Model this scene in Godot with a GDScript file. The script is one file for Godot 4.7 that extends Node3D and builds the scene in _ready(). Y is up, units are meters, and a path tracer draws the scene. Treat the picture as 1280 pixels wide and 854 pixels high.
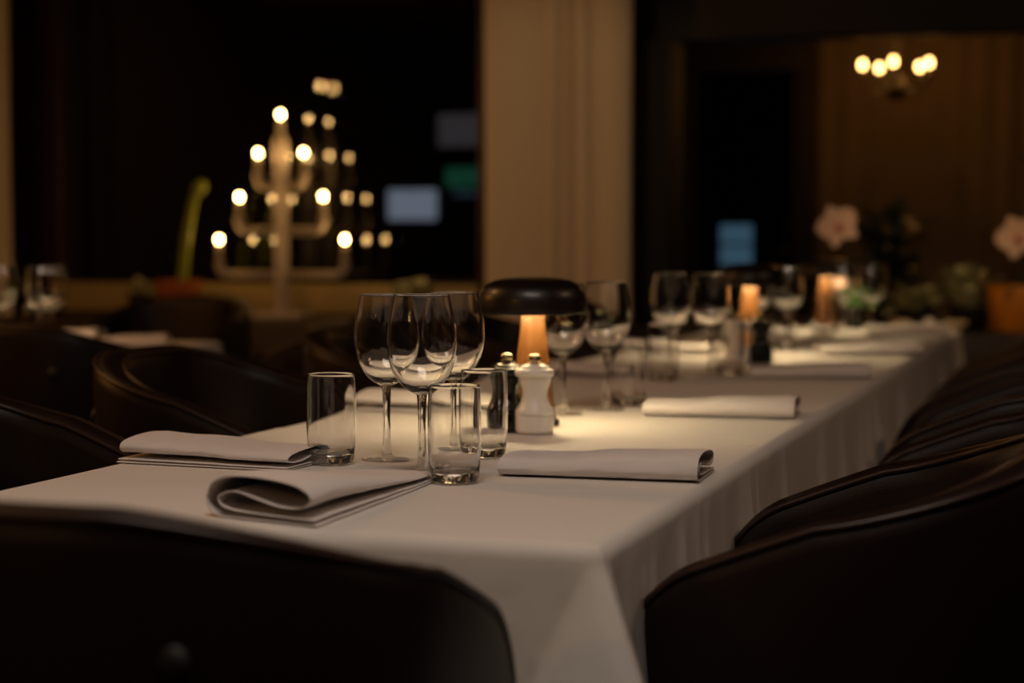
extends Node3D
# Metres, y up. The long table runs along -z; its top is at 0.75 and its near end at z = -1.69.

var taken := {}
var M := {}

func _ready() -> void:
	make_camera_and_light()
	make_materials()
	make_room()
	make_far_room()
	make_outside()
	make_tables()
	make_chairs()
	make_place_settings()
	make_lamps_and_mills()
	make_candelabra()
	make_window_plants()
	make_left_table()

# ------------------------------------------------------------------ camera, air, light
func make_camera_and_light() -> void:
	var cam := Camera3D.new()
	cam.name = "camera"
	cam.position = Vector3(0, 1.05, 0)
	cam.rotation = Vector3(-deg_to_rad(3.2306), deg_to_rad(18.3389), 0)
	cam.fov = 2.0 * rad_to_deg(atan(427.0 / 2250.0))
	cam.near = 0.05
	cam.far = 60.0
	var at := CameraAttributesPhysical.new()
	at.frustum_focal_length = 63.2
	at.frustum_focus_distance = 2.32
	at.exposure_aperture = 2.65
	at.frustum_near = 0.05
	at.frustum_far = 60.0
	cam.attributes = at
	add_child(cam)
	cam.fov = 2.0 * rad_to_deg(atan(427.0 / 2250.0))
	var env := Environment.new()
	env.background_mode = Environment.BG_COLOR
	env.background_color = Color(0.01, 0.013, 0.02)
	env.tonemap_mode = Environment.TONE_MAPPER_LINEAR
	env.tonemap_exposure = 1.0
	env.sdfgi_enabled = true
	env.ssao_enabled = true
	env.ssil_enabled = true
	var we := WorldEnvironment.new()
	we.name = "air"
	we.environment = env
	add_child(we)
	# unseen ceiling panels, out of view, placed to light the tables and curtain
	unseen_ceiling_panel(Vector3(-0.35, 2.78, -0.95), Vector2(1.2, 0.5), Color(1.0, 0.905, 0.83), 1.8)
	unseen_ceiling_panel(Vector3(1.9, 2.78, -3.4), Vector2(0.5, 0.9), Color(1.0, 0.80, 0.64), 1.0)
	unseen_ceiling_panel(Vector3(-3.6, 2.78, -2.8), Vector2(0.9, 0.4), Color(1.0, 0.72, 0.46), 2.0)
	unseen_ceiling_spot(Vector3(-2.15, 2.76, -4.5), Vector3(-2.05, 1.2, -6.7), Color(1.0, 0.80, 0.58), 0.85, 22.0, "unseen ceiling spotlight, out of view, placed to light the pale curtain")  # unseen lamp, placed to brighten the pale curtain evenly
	unseen_ceiling_spot(Vector3(-0.1, 2.76, -4.6), Vector3(-0.42, 0.8, -6.65), Color(1.0, 0.80, 0.56), 1.1, 18.0, "unseen ceiling spotlight, out of view, placed to light the right ledge plants")  # unseen lamp, placed to brighten the pots and plants

func unseen_ceiling_panel(p: Vector3, size: Vector2, c: Color, e: float) -> void:  # lamp panel out of view, lighting the room from above
	var t := thing("unseen_ceiling_lamp", "unseen flat ceiling lamp panel, out of view " + ("over the head of the long table" if p.z > -1.5 else ("above the right side of the room" if p.x > 0 else "above the left table")), "ceiling lamp", p)
	var hm := mat(Color(0.25, 0.22, 0.2), 0.6)
	obj("housing", rbox(Vector3(size.x + 0.06, 0.05, size.y + 0.06), 0.008), hm, t, Vector3(0, 0.02, 0))
	var em := StandardMaterial3D.new()
	em.albedo_color = Color(0.9, 0.88, 0.85)
	em.emission_enabled = true
	em.emission = c
	em.emission_energy_multiplier = 1.2
	obj("diffuser", rbox(Vector3(size.x, 0.02, size.y), 0.004), em, t, Vector3(0, -0.012, 0))
	var l := AreaLight3D.new()
	l.name = "panel_light"
	l.area_size = size
	l.area_normalize_energy = true
	l.light_color = c
	l.light_energy = e
	l.area_range = 14.0
	l.area_attenuation = 2.0
	l.shadow_enabled = true
	l.rotation.x = -PI / 2
	l.position = Vector3(0, -0.03, 0)
	t.add_child(l)

func unseen_ceiling_spot(p: Vector3, target: Vector3, c: Color, e: float, angle: float, label: String) -> void:  # spotlight out of view, lighting its target only
	var t := thing("unseen_ceiling_spotlight", label, "spotlight", p)
	var iron := mat(Color(0.06, 0.06, 0.06), 0.5)
	obj("mount", rbox(Vector3(0.05, 0.05, 0.05), 0.008), iron, t, Vector3(0, 0.035, 0))
	var head := Node3D.new()
	head.name = "head"
	t.add_child(head)
	head.basis = Basis.looking_at(target - p, Vector3.UP) * Basis(Vector3.RIGHT, -PI / 2)
	obj("housing", lathe_mesh([Vector2(0, -0.05), Vector2(0.034, -0.05), Vector2(0.038, -0.045), Vector2(0.038, 0.055), Vector2(0.035, 0.058), Vector2(0.031, 0.055), Vector2(0.031, 0.03), Vector2(0, 0.03)], 28), iron, head)
	obj("lens", lathe_mesh([Vector2(0, 0.031), Vector2(0.029, 0.031), Vector2(0.029, 0.036), Vector2(0, 0.038)], 24), emitter(c, 1.5), head)
	var l := SpotLight3D.new()
	l.name = "spot_light"
	l.light_color = c
	l.light_energy = e
	l.spot_angle = angle
	l.spot_angle_attenuation = 0.7
	l.spot_range = 12.0
	l.spot_attenuation = 2.0
	l.light_size = 0.03
	l.shadow_enabled = true
	l.rotation.x = PI / 2
	l.position = Vector3(0, 0.062, 0)
	head.add_child(l)

# ------------------------------------------------------------------ materials
func mat(c: Color, rough := 0.6, metal := 0.0) -> StandardMaterial3D:
	var m := StandardMaterial3D.new()
	m.albedo_color = c
	m.roughness = rough
	m.metallic = metal
	return m

func noise_tex(freq: float, sd: int, octaves := 4, size := 512, kind := FastNoiseLite.TYPE_SIMPLEX_SMOOTH) -> NoiseTexture2D:
	var n := FastNoiseLite.new()
	n.noise_type = kind
	n.frequency = freq
	n.seed = sd
	n.fractal_octaves = octaves
	var t := NoiseTexture2D.new()
	t.width = size
	t.height = size
	t.seamless = true
	t.noise = n
	return t

func ramp_tex(freq: float, sd: int, a: Color, b: Color, size := 512) -> NoiseTexture2D:
	var t := noise_tex(freq, sd, 4, size)
	var g := Gradient.new()
	g.set_color(0, a)
	g.set_color(1, b)
	t.color_ramp = g
	return t

func bump(m: StandardMaterial3D, t: Texture2D, cm: float, per_metre: Vector3, own := true) -> void:
	m.heightmap_enabled = true
	m.heightmap_texture = t
	m.heightmap_scale = cm
	m.uv1_triplanar = true
	m.uv1_world_triplanar = not own
	m.uv1_scale = per_metre

func emitter(c: Color, e: float) -> StandardMaterial3D:
	var m := StandardMaterial3D.new()
	m.albedo_color = Color(0.9, 0.85, 0.75)
	m.emission_enabled = true
	m.emission = c
	m.emission_energy_multiplier = e
	return m

func glass_mat(a: float) -> StandardMaterial3D:
	var m := StandardMaterial3D.new()
	m.albedo_color = Color(0.02, 0.02, 0.025, a)
	m.transparency = BaseMaterial3D.TRANSPARENCY_ALPHA
	m.roughness = 0.0
	m.metallic_specular = 0.7071
	m.clearcoat_enabled = true
	m.clearcoat = 1.0
	m.clearcoat_roughness = 0.0
	return m

func make_materials() -> void:
	var soft := noise_tex(0.012, 11, 3)
	var grain := noise_tex(0.09, 5, 4)
	M.linen = mat(Color(0.86, 0.845, 0.825), 0.85)
	bump(M.linen, soft, 0.09, Vector3(2.2, 2.2, 2.2), false)
	M.napkin = mat(Color(0.88, 0.855, 0.845), 0.85)
	bump(M.napkin, soft, 0.05, Vector3(4, 4, 4))
	M.leather = mat(Color(0.095, 0.042, 0.030), 0.46)
	M.leather.metallic_specular = 0.36
	bump(M.leather, grain, 0.02, Vector3(6, 6, 6))
	M.piping = mat(Color(0.17, 0.09, 0.058), 0.42)
	M.cushion = mat(Color(0.10, 0.055, 0.04), 0.45)
	bump(M.cushion, grain, 0.02, Vector3(6, 6, 6))
	M.dark_wood = mat(Color(0.13, 0.075, 0.05), 0.45)
	bump(M.dark_wood, noise_tex(0.03, 21, 4), 0.03, Vector3(6, 0.6, 6))
	M.floor = mat(Color(0.16, 0.10, 0.07), 0.5)
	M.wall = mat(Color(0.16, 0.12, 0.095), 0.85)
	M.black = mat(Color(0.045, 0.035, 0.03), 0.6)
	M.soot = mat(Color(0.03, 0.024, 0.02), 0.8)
	M.ceiling = mat(Color(0.12, 0.10, 0.09), 0.9)
	M.curtain = mat(Color(0.77, 0.715, 0.63), 0.9)
	bump(M.curtain, grain, 0.03, Vector3(8, 1.5, 8))
	M.far_curtain = mat(Color(0.44, 0.38, 0.29), 0.9)
	M.white_paint = mat(Color(0.80, 0.76, 0.72), 0.5)
	M.candle = mat(Color(0.88, 0.84, 0.76), 0.5)
	M.gloss_black = mat(Color(0.085, 0.046, 0.034), 0.40)
	M.gloss_black.clearcoat_enabled = true
	M.gloss_black.clearcoat = 0.12
	M.gloss_black.clearcoat_roughness = 0.12
	M.shade_inside = mat(Color(0.93, 0.9, 0.84), 0.5)
	M.stem_wood = mat(Color(0.53, 0.385, 0.22), 0.38)
	M.stem_wood.clearcoat_enabled = true
	M.stem_wood.clearcoat = 0.7
	M.stem_wood.clearcoat_roughness = 0.4
	var st := ramp_tex(0.02, 33, Color(0.80, 0.69, 0.54), Color(1.0, 0.92, 0.78))
	M.stem_wood.albedo_texture = st
	M.stem_wood.uv1_triplanar = true
	M.stem_wood.uv1_scale = Vector3(9, 0.8, 9)
	M.white_mill = mat(Color(0.95, 0.93, 0.90), 0.28)
	M.black_mill = mat(Color(0.04, 0.04, 0.035), 0.2)
	M.steel = mat(Color(0.80, 0.72, 0.58), 0.22, 1.0)
	M.brass = mat(Color(0.55, 0.40, 0.2), 0.3, 1.0)
	M.iron = mat(Color(0.07, 0.05, 0.04), 0.5, 0.4)
	M.bulb = emitter(Color(1.0, 0.79, 0.49), 52.0)
	M.far_bulb = emitter(Color(1.0, 0.76, 0.44), 15.0)
	M.led = emitter(Color(1.0, 0.80, 0.50), 1.5)
	M.terracotta = mat(Color(0.62, 0.33, 0.17), 0.8)
	M.pot_wood = mat(Color(0.82, 0.58, 0.14), 0.6)
	M.pot_wood.albedo_texture = st
	M.pot_wood.uv1_triplanar = true
	M.pot_wood.uv1_scale = Vector3(5, 0.5, 5)
	M.soil = mat(Color(0.12, 0.09, 0.07), 0.95)
	M.green = leaf_mat(Color(0.36, 0.55, 0.14))
	M.stalk = leaf_mat(Color(0.56, 0.62, 0.16))
	M.dark_green = leaf_mat(Color(0.14, 0.20, 0.10))
	M.grey_green = leaf_mat(Color(0.70, 0.71, 0.55))
	M.petal = leaf_mat(Color(0.90, 0.78, 0.70))
	M.pane = glass_mat(0.25)
	M.pane_back = glass_mat(0.7)
	M.thin_glass = StandardMaterial3D.new()
	M.thin_glass.albedo_color = Color(1, 1, 1, 0.02)
	M.thin_glass.roughness = 0.0
	M.thin_glass.transparency = BaseMaterial3D.TRANSPARENCY_ALPHA
	M.crystal = StandardMaterial3D.new()
	M.crystal.albedo_color = Color(1, 1, 1, 0.0)
	M.crystal.roughness = 0.0
	M.crystal.refraction_enabled = true
	M.crystal.refraction_scale = 0.05
	M.crystal.transparency = BaseMaterial3D.TRANSPARENCY_ALPHA

func leaf_mat(c: Color) -> StandardMaterial3D:
	var m := mat(c, 0.5)
	m.backlight_enabled = true
	m.backlight = Color(0.3, 0.3, 0.3)
	m.cull_mode = BaseMaterial3D.CULL_DISABLED
	return m

# ------------------------------------------------------------------ naming helpers
func numbered(called: String) -> String:
	var n: int = taken.get(called, 0)
	taken[called] = n + 1
	return called if n == 0 else "%s_%03d" % [called, n]

func tag(o: Node, label: String, category := "", group := "") -> void:
	if label != "":
		o.set_meta("label", label)
	if category != "":
		o.set_meta("category", category)
	if group != "":
		o.set_meta("group", group)

func thing(called: String, label: String, category: String, p := Vector3.ZERO, turn := 0.0, group := "") -> Node3D:
	var o := Node3D.new()
	o.name = numbered(called)
	o.position = p
	o.rotation.y = turn
	add_child(o)
	tag(o, label, category, group)
	return o

func obj(called: String, mesh: Mesh, m: Material, parent: Node = null, p := Vector3.ZERO, r := Vector3.ZERO) -> MeshInstance3D:
	var o := MeshInstance3D.new()
	o.name = called if parent != null else numbered(called)
	o.mesh = mesh
	o.material_override = m
	o.position = p
	o.rotation = r
	if parent == null:
		add_child(o, true)
	else:
		parent.add_child(o, true)
	return o

func single(called: String, mesh: Mesh, m: Material, label: String, category: String, p := Vector3.ZERO, r := Vector3.ZERO, group := "") -> MeshInstance3D:
	var o := obj(called, mesh, m, null, p, r)
	tag(o, label, category, group)
	return o

func struct(called: String, mesh: Mesh, m: Material, p := Vector3.ZERO, label := "") -> MeshInstance3D:
	var o := obj(called, mesh, m, null, p)
	o.set_meta("kind", "structure")
	if label != "":
		o.set_meta("label", label)
	return o

func copy(src: Node3D, label: String, p: Vector3, turn := 0.0, group := "") -> Node3D:
	var c: Node3D = src.duplicate()
	c.name = numbered(String(src.get_meta("base_name")))
	add_child(c)
	c.position = p
	c.rotation.y = turn
	c.scale = Vector3.ONE
	c.set_meta("label", label)
	if group != "":
		c.set_meta("group", group)
	return c

# ------------------------------------------------------------------ shape helpers
func sheet(rows: Array, close_v := false, flip := false, st: SurfaceTool = null, smooth := 0) -> SurfaceTool:
	# rows: Array of PackedVector3Array of the same length
	if st == null:
		st = SurfaceTool.new()
		st.begin(Mesh.PRIMITIVE_TRIANGLES)
	st.set_smooth_group(smooth)
	var nr := rows.size()
	var nc: int = rows[0].size()
	for i in nr - 1:
		var a: PackedVector3Array = rows[i]
		var b: PackedVector3Array = rows[i + 1]
		for j in (nc if close_v else nc - 1):
			var k := (j + 1) % nc
			var q := [a[j], a[k], b[k], b[j]]
			if flip:
				q = [a[j], b[j], b[k], a[k]]
			if not (q[0].is_equal_approx(q[1]) or q[1].is_equal_approx(q[2])):
				for v in [q[0], q[1], q[2]]:
					st.set_smooth_group(smooth)
					st.add_vertex(v)
			if not (q[0].is_equal_approx(q[3]) or q[3].is_equal_approx(q[2]) or q[0].is_equal_approx(q[2])):
				for v in [q[0], q[2], q[3]]:
					st.set_smooth_group(smooth)
					st.add_vertex(v)
	return st

func done(st: SurfaceTool) -> ArrayMesh:
	st.generate_normals()
	st.index()
	return st.commit()

func spline(pts: Array, per := 6) -> Array:
	var out := []
	var n := pts.size()
	for i in n - 1:
		var p0: Vector2 = pts[max(i - 1, 0)]
		var p1: Vector2 = pts[i]
		var p2: Vector2 = pts[i + 1]
		var p3: Vector2 = pts[min(i + 2, n - 1)]
		for k in per:
			out.append(p1.cubic_interpolate(p2, p0, p3, float(k) / per))
	out.append(pts[n - 1])
	return out

func lathe(profile: Array, seg := 48, st: SurfaceTool = null, smooth := 0) -> SurfaceTool:
	# profile of (radius, height), walked so that the outside lies to the right of the walk when going up
	var rows := []
	for q in profile:
		var row := PackedVector3Array()
		for j in seg:
			var a := TAU * j / seg
			var r: float = maxf(q.x, 0.0)
			row.append(Vector3(r * cos(a), q.y, r * sin(a)))
		rows.append(row)
	return sheet(rows, true, false, st, smooth)

func lathe_mesh(profile: Array, seg := 48) -> ArrayMesh:
	return done(lathe(profile, seg))

func rbox(size: Vector3, r := 0.006, n := 2) -> ArrayMesh:
	var st := SurfaceTool.new()
	st.begin(Mesh.PRIMITIVE_TRIANGLES)
	var h := size / 2.0
	r = minf(r, minf(h.x, minf(h.y, h.z)) * 0.98)
	var axes := [[Vector3.RIGHT, Vector3.UP, Vector3.BACK], [Vector3.LEFT, Vector3.UP, Vector3.FORWARD], [Vector3.UP, Vector3.BACK, Vector3.RIGHT], [Vector3.DOWN, Vector3.FORWARD, Vector3.RIGHT], [Vector3.BACK, Vector3.UP, Vector3.LEFT], [Vector3.FORWARD, Vector3.UP, Vector3.RIGHT]]
	for ax in axes:
		var u: Vector3 = ax[2]
		var v: Vector3 = ax[1]
		var w: Vector3 = ax[0]
		var hu: float = absf(u.dot(h))
		var hv: float = absf(v.dot(h))
		var hw: float = absf(w.dot(h))
		var rows := []
		for j in _edge_steps(hv, r, n):
			var row := PackedVector3Array()
			for i in _edge_steps(hu, r, n):
				var q: Vector3 = u * i + v * j + w * hw
				var c := Vector3(clampf(q.x, -h.x + r, h.x - r), clampf(q.y, -h.y + r, h.y - r), clampf(q.z, -h.z + r, h.z - r))
				row.append(c + (q - c).normalized() * r)
			rows.append(row)
		sheet(rows, false, u.cross(v).dot(w) > 0, st)
	return done(st)

func _edge_steps(h: float, r: float, n: int) -> Array:
	var out := []
	for k in n + 1:
		out.append(-h + r - r * tan(PI / 4 * (1.0 - float(k) / n)))
	for k in n + 1:
		out.append(h - r + r * tan(PI / 4 * float(k) / n))
	return out

func tube(path: Array, radii, seg := 10, st: SurfaceTool = null, capped := true) -> SurfaceTool:
	var rows := []
	var n := path.size()
	var side := Vector3.ZERO
	for i in n:
		var d: Vector3 = (path[mini(i + 1, n - 1)] - path[maxi(i - 1, 0)]).normalized()
		if side == Vector3.ZERO:
			side = d.cross(Vector3.UP if absf(d.y) < 0.9 else Vector3.RIGHT).normalized()
		side = (side - d * side.dot(d)).normalized()
		var other := d.cross(side)
		var r: float = radii[i] if radii is Array else radii
		var row := PackedVector3Array()
		for j in seg:
			var a := TAU * j / seg
			row.append(path[i] + (side * cos(a) + other * sin(a)) * r)
		rows.append(row)
	if capped:
		var a0 := PackedVector3Array()
		var b0 := PackedVector3Array()
		for j in seg:
			a0.append(path[0])
			b0.append(path[n - 1])
		rows.push_front(a0)
		rows.append(b0)
	return sheet(rows, true, true, st)

func ball(r: float, stretch := 1.0, seg := 16) -> ArrayMesh:
	var prof := []
	for k in 13:
		var a := -PI / 2 + PI * k / 12
		prof.append(Vector2(r * cos(a), r * sin(a) * stretch))
	return lathe_mesh(prof, seg)

func arc(a: Vector3, b: Vector3, c: Vector3, n := 12) -> Array:
	var out := []
	for k in n + 1:
		var t := float(k) / n
		out.append(a.lerp(b, t).lerp(b.lerp(c, t), t))
	return out

# ------------------------------------------------------------------ the room
func slab(a: Vector3, b: Vector3, r := 0.004) -> Array:
	return [rbox((b - a).abs(), r), (a + b) / 2]

func wall_piece(called: String, a: Vector3, b: Vector3, m: Material, label := "") -> MeshInstance3D:
	var s := slab(a, b)
	return struct(called, s[0], m, s[1], label)

func make_room() -> void:
	var fl := wall_piece("floor", Vector3(-6.6, -0.12, -7.1), Vector3(3.1, -0.012, 3.1), M.black, "dark wooden floor under the tables")
	for i in 26:
		for k in 3:
			var a := Vector3(-6.6 + i * 0.373, -0.012, -7.1 + k * 3.4 + (1.1 if i % 2 else 0.0) - (1.1 if k == 0 and i % 2 else 0.0))
			var len := 3.396 if not (k == 0 and i % 2) else 4.49
			if k == 2 and i % 2:
				len = 2.29
			var b := rbox(Vector3(0.37, 0.014, len), 0.003, 1)
			obj("plank", b, M.floor, fl, a + Vector3(0.186, 0.005, len / 2) - fl.position)
	wall_piece("ceiling", Vector3(-6.6, 2.82, -7.1), Vector3(3.1, 2.94, 3.1), M.ceiling)
	wall_piece("wall_left", Vector3(-6.72, -0.1, -7.1), Vector3(-6.6, 2.94, 3.1), M.wall)
	wall_piece("wall_right", Vector3(3.1, -0.1, -7.1), Vector3(3.22, 2.94, 3.1), M.wall)
	wall_piece("wall_rear", Vector3(-6.72, -0.1, 3.1), Vector3(3.22, 2.94, 3.22), M.wall)
	# back wall: left of the window, pier behind the curtain, and the low parts under the openings
	wall_piece("wall_back", Vector3(-2.42, -0.1, -7.14), Vector3(-1.79, 2.94, -6.94), M.wall, "dark pier between the two windows behind the pale curtain")
	wall_piece("wall_back_low", Vector3(-6.6, -0.1, -7.14), Vector3(-2.42, 0.74, -6.97), M.black)
	wall_piece("wall_back_low", Vector3(-1.79, -0.1, -7.14), Vector3(3.1, 0.74, -6.97), M.black)
	wall_piece("wall_back_side", Vector3(-6.6, 0.74, -7.14), Vector3(-4.78, 2.94, -6.97), M.black)
	wall_piece("wall_back_top", Vector3(-4.78, 2.5, -7.14), Vector3(-2.42, 2.94, -6.97), M.black)
	wall_piece("wall_back_top", Vector3(-1.79, 1.83, -7.14), Vector3(3.1, 2.94, -6.97), M.black, "dark header above the right opening")
	wall_piece("trim_1", Vector3(-1.79, 0.74, -7.16), Vector3(-1.64, 1.83, -6.88), M.soot, "black post beside the pale curtain")
	# left window
	var wf := Node3D.new()
	wf.name = "window_1"
	wf.set_meta("kind", "structure")
	wf.set_meta("label", "large dark window mirroring the candelabra")
	add_child(wf)
	var redwood := mat(Color(0.20, 0.10, 0.065), 0.5)
	for q in [[Vector3(-4.78, 0.74, -7.13), Vector3(-4.66, 2.5, -6.95), "frame"], [Vector3(-4.64, 0.74, -7.13), Vector3(-4.54, 2.5, -6.97), "frame"], [Vector3(-4.52, 0.74, -7.13), Vector3(-4.42, 2.5, -6.96), "sash"], [Vector3(-2.46, 0.74, -7.13), Vector3(-2.42, 2.5, -6.97), "sash"], [Vector3(-4.42, 2.44, -7.13), Vector3(-2.46, 2.5, -6.97), "sash"]]:
		var s := slab(q[0], q[1])
		obj(q[2], s[0], redwood, wf, s[1])
	var sr := slab(Vector3(-4.42, 0.74, -7.13), Vector3(-2.46, 0.862, -6.97))
	obj("sill_rail", sr[0], mat(Color(0.60, 0.53, 0.35), 0.6), wf, sr[1])
	for k in 2:
		var pz := -7.0 - 0.105 * k
		var q := SurfaceTool.new()
		q.begin(Mesh.PRIMITIVE_TRIANGLES)
		sheet([PackedVector3Array([Vector3(-4.42, 0.86, pz), Vector3(-2.46, 0.86, pz)]), PackedVector3Array([Vector3(-4.42, 2.44, pz), Vector3(-2.46, 2.44, pz)])], false, true, q)
		obj("pane", done(q), M.pane if k == 0 else M.pane_back, wf)
	# ledges under the windows
	wall_piece("trim_2", Vector3(-5.6, 0.0, -6.965), Vector3(-2.42, 0.725, -6.5), M.dark_wood, "dark ledge below the left window")
	wall_piece("trim_3", Vector3(-1.66, 0.0, -6.965), Vector3(2.6, 0.725, -6.42), M.dark_wood, "dark ledge below the right opening")
	# curtains
	single("curtain", curtain_mesh(-2.345, -1.75, 0.02, 2.78, -6.74, 0.042, [0.0, 0.405, 0.53, 0.61, 0.74, 1.0], 7), M.curtain, "pale pleated floor-length curtain hanging between the two windows", "curtain")
	single("curtain", curtain_mesh(-5.25, -4.47, 0.02, 2.78, -6.66, 0.06, [0.0, 0.14, 0.3, 0.42, 0.55, 0.7, 0.86, 1.0], 9), M.curtain, "pale curtain at the far left edge beside the wooden window frame", "curtain")

func curtain_mesh(x0: float, x1: float, y0: float, y1: float, z: float, deep: float, creases: Array, sd: int) -> ArrayMesh:
	var rows_f := []
	var n := 140
	var rng := RandomNumberGenerator.new()
	rng.seed = sd
	var amp := []
	for k in creases.size() - 1:
		amp.append(rng.randf_range(0.55, 1.0))
	var rows_b := []
	for iy in 13:
		var t := float(iy) / 12
		var rf := PackedVector3Array()
		var rb := PackedVector3Array()
		for i in n + 1:
			var u := float(i) / n
			var k := 0
			while k < creases.size() - 2 and u > creases[k + 1]:
				k += 1
			var w: float = (u - creases[k]) / (creases[k + 1] - creases[k])
			var fold: float = pow(sin(PI * clampf(w, 0, 1)), 0.7) * amp[k]
			var spread := 1.0 + 0.02 * (1.0 - t)
			var x := lerpf(x0, x1, 0.5 + (u - 0.5) * spread) + 0.006 * sin(t * 5.0 + u * 9.0)
			var zz := z + fold * deep * (1.0 + 0.15 * sin(t * 3.0 + k))
			rf.append(Vector3(x, lerpf(y0, y1, t), zz))
			rb.append(Vector3(x, lerpf(y0, y1, t), zz - 0.004))
		rows_f.append(rf)
		rows_b.append(rb)
	var st := sheet(rows_f, false, true)
	sheet(rows_b, false, false, st, 1)
	return done(st)

# ------------------------------------------------------------------ the room seen through the right opening
func make_far_room() -> void:
	wall_piece("floor_far", Vector3(-3.2, -0.12, -9.9), Vector3(3.1, 0.0, -7.15), M.floor)
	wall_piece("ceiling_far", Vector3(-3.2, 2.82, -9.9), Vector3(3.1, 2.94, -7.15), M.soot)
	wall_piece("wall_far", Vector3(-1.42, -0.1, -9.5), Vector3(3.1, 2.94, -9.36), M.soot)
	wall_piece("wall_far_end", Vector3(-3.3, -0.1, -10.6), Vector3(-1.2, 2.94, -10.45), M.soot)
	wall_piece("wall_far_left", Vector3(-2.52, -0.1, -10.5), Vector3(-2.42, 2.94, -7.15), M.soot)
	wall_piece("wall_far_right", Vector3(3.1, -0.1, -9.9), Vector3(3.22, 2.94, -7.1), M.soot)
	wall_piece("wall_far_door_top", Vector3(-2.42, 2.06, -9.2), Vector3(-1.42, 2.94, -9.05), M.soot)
	single("curtain", curtain_mesh(-1.42, 2.9, 0.02, 2.7, -9.22, 0.05, _even(34), 13), M.far_curtain, "long brown curtain across the back of the far room behind the chandelier", "curtain")
	# glazed door in the far room
	var d := Node3D.new()
	d.name = "door_1"
	d.set_meta("kind", "structure")
	d.set_meta("label", "dark glazed door at the back of the far room")
	add_child(d)
	var brown := mat(Color(0.12, 0.085, 0.065), 0.7)
	for q in [[Vector3(-2.42, 1.9, -9.2), Vector3(-1.42, 2.06, -9.04), "head_rail"], [Vector3(-2.42, 0.0, -9.2), Vector3(-2.02, 1.9, -9.06), "side_panel"], [Vector3(-1.52, 0.0, -9.2), Vector3(-1.42, 1.9, -9.06), "frame"], [Vector3(-2.02, 0.0, -9.18), Vector3(-1.52, 0.75, -9.08), "bottom_panel"]]:
		var s := slab(q[0], q[1])
		obj(q[2], s[0], brown, d, s[1])
	var g := slab(Vector3(-2.02, 0.75, -9.12), Vector3(-1.52, 1.9, -9.11), 0.001)
	obj("pane", g[0], M.pane, d, g[1])
	# cold lit window beyond the door
	var w := thing("lit_window", "small cold blue lit window beyond the far glazed door", "window", Vector3(-2.07, 0.9, -10.42))
	w.set_meta("kind", "structure")
	var cold := emitter(Color(0.42, 0.60, 0.72), 0.36)
	for k in 2:
		obj("pane", rbox(Vector3(0.19, 0.11, 0.01), 0.003, 1), cold, w, Vector3(0, 0.06 + 0.125 * k, 0.01))
	obj("frame", rbox(Vector3(0.22, 0.27, 0.012), 0.003, 1), M.black, w, Vector3(0, 0.12, 0.0))
	var pl := AreaLight3D.new()
	pl.name = "window_light"
	pl.area_size = Vector2(0.19, 0.23)
	pl.area_normalize_energy = true
	pl.light_color = Color(0.5, 0.68, 0.8)
	pl.light_energy = 0.02
	pl.area_range = 9.0
	pl.area_attenuation = 2.0
	pl.shadow_enabled = true
	pl.rotation.y = PI
	pl.position = Vector3(0, 0.12, 0.03)
	w.add_child(pl)
	chandelier(Vector3(-0.93, 1.74, -8.35), 5, 0.155, 0.30, "small dark chandelier with five glowing bulbs before the brown curtain", M.far_bulb, 0.02, 0.0135, 2.8)

func _even(n: int) -> Array:
	var out := []
	var rng := RandomNumberGenerator.new()
	rng.seed = 77
	for k in n + 1:
		out.append((k + (rng.randf_range(-0.25, 0.25) if k > 0 and k < n else 0.0)) / n)
	return out

func chandelier(p: Vector3, arms: int, radius: float, phase: float, label: String, bm: Material, e: float, br: float, top: float) -> void:
	var t := thing("chandelier", label, "chandelier", p)
	obj("rod", done(tube([Vector3(0, 0.02, 0), Vector3(0, top - p.y, 0)], 0.008)), M.iron, t)
	obj("hub", lathe_mesh(spline([Vector2(0, -0.06), Vector2(0.03, -0.045), Vector2(0.045, -0.01), Vector2(0.03, 0.03), Vector2(0.012, 0.06), Vector2(0, 0.065)], 4), 20), M.iron, t)
	for k in arms:
		var a := TAU * k / arms + phase
		var d := Vector3(cos(a), 0, sin(a))
		obj("arm", done(tube(arc(d * 0.03, d * radius * 0.75 + Vector3(0, -0.07, 0), d * radius + Vector3(0, 0.045, 0), 10), 0.006, 8)), M.iron, t)
		obj("candle_cup", lathe_mesh([Vector2(0, 0.04), Vector2(0.02, 0.045), Vector2(0.024, 0.055), Vector2(0.011, 0.056), Vector2(0.011, 0.085), Vector2(0, 0.085)], 14), M.iron, t, d * radius)
		bulb_light(t, d * radius + Vector3(0, 0.085 + br * 1.3, 0), br, bm, e)

func bulb_light(t: Node3D, p: Vector3, r: float, bm: Material, e: float) -> void:
	obj("bulb", ball(r, 1.45, 14), bm, t, p)
	var l := OmniLight3D.new()
	l.name = "bulb_light"
	l.light_color = Color(1.0, 0.66, 0.32)
	l.light_energy = e
	l.light_size = r * 0.7
	l.omni_range = 12.0
	l.omni_attenuation = 2.0
	l.shadow_enabled = true
	l.position = p
	t.add_child(l, true)

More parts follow.
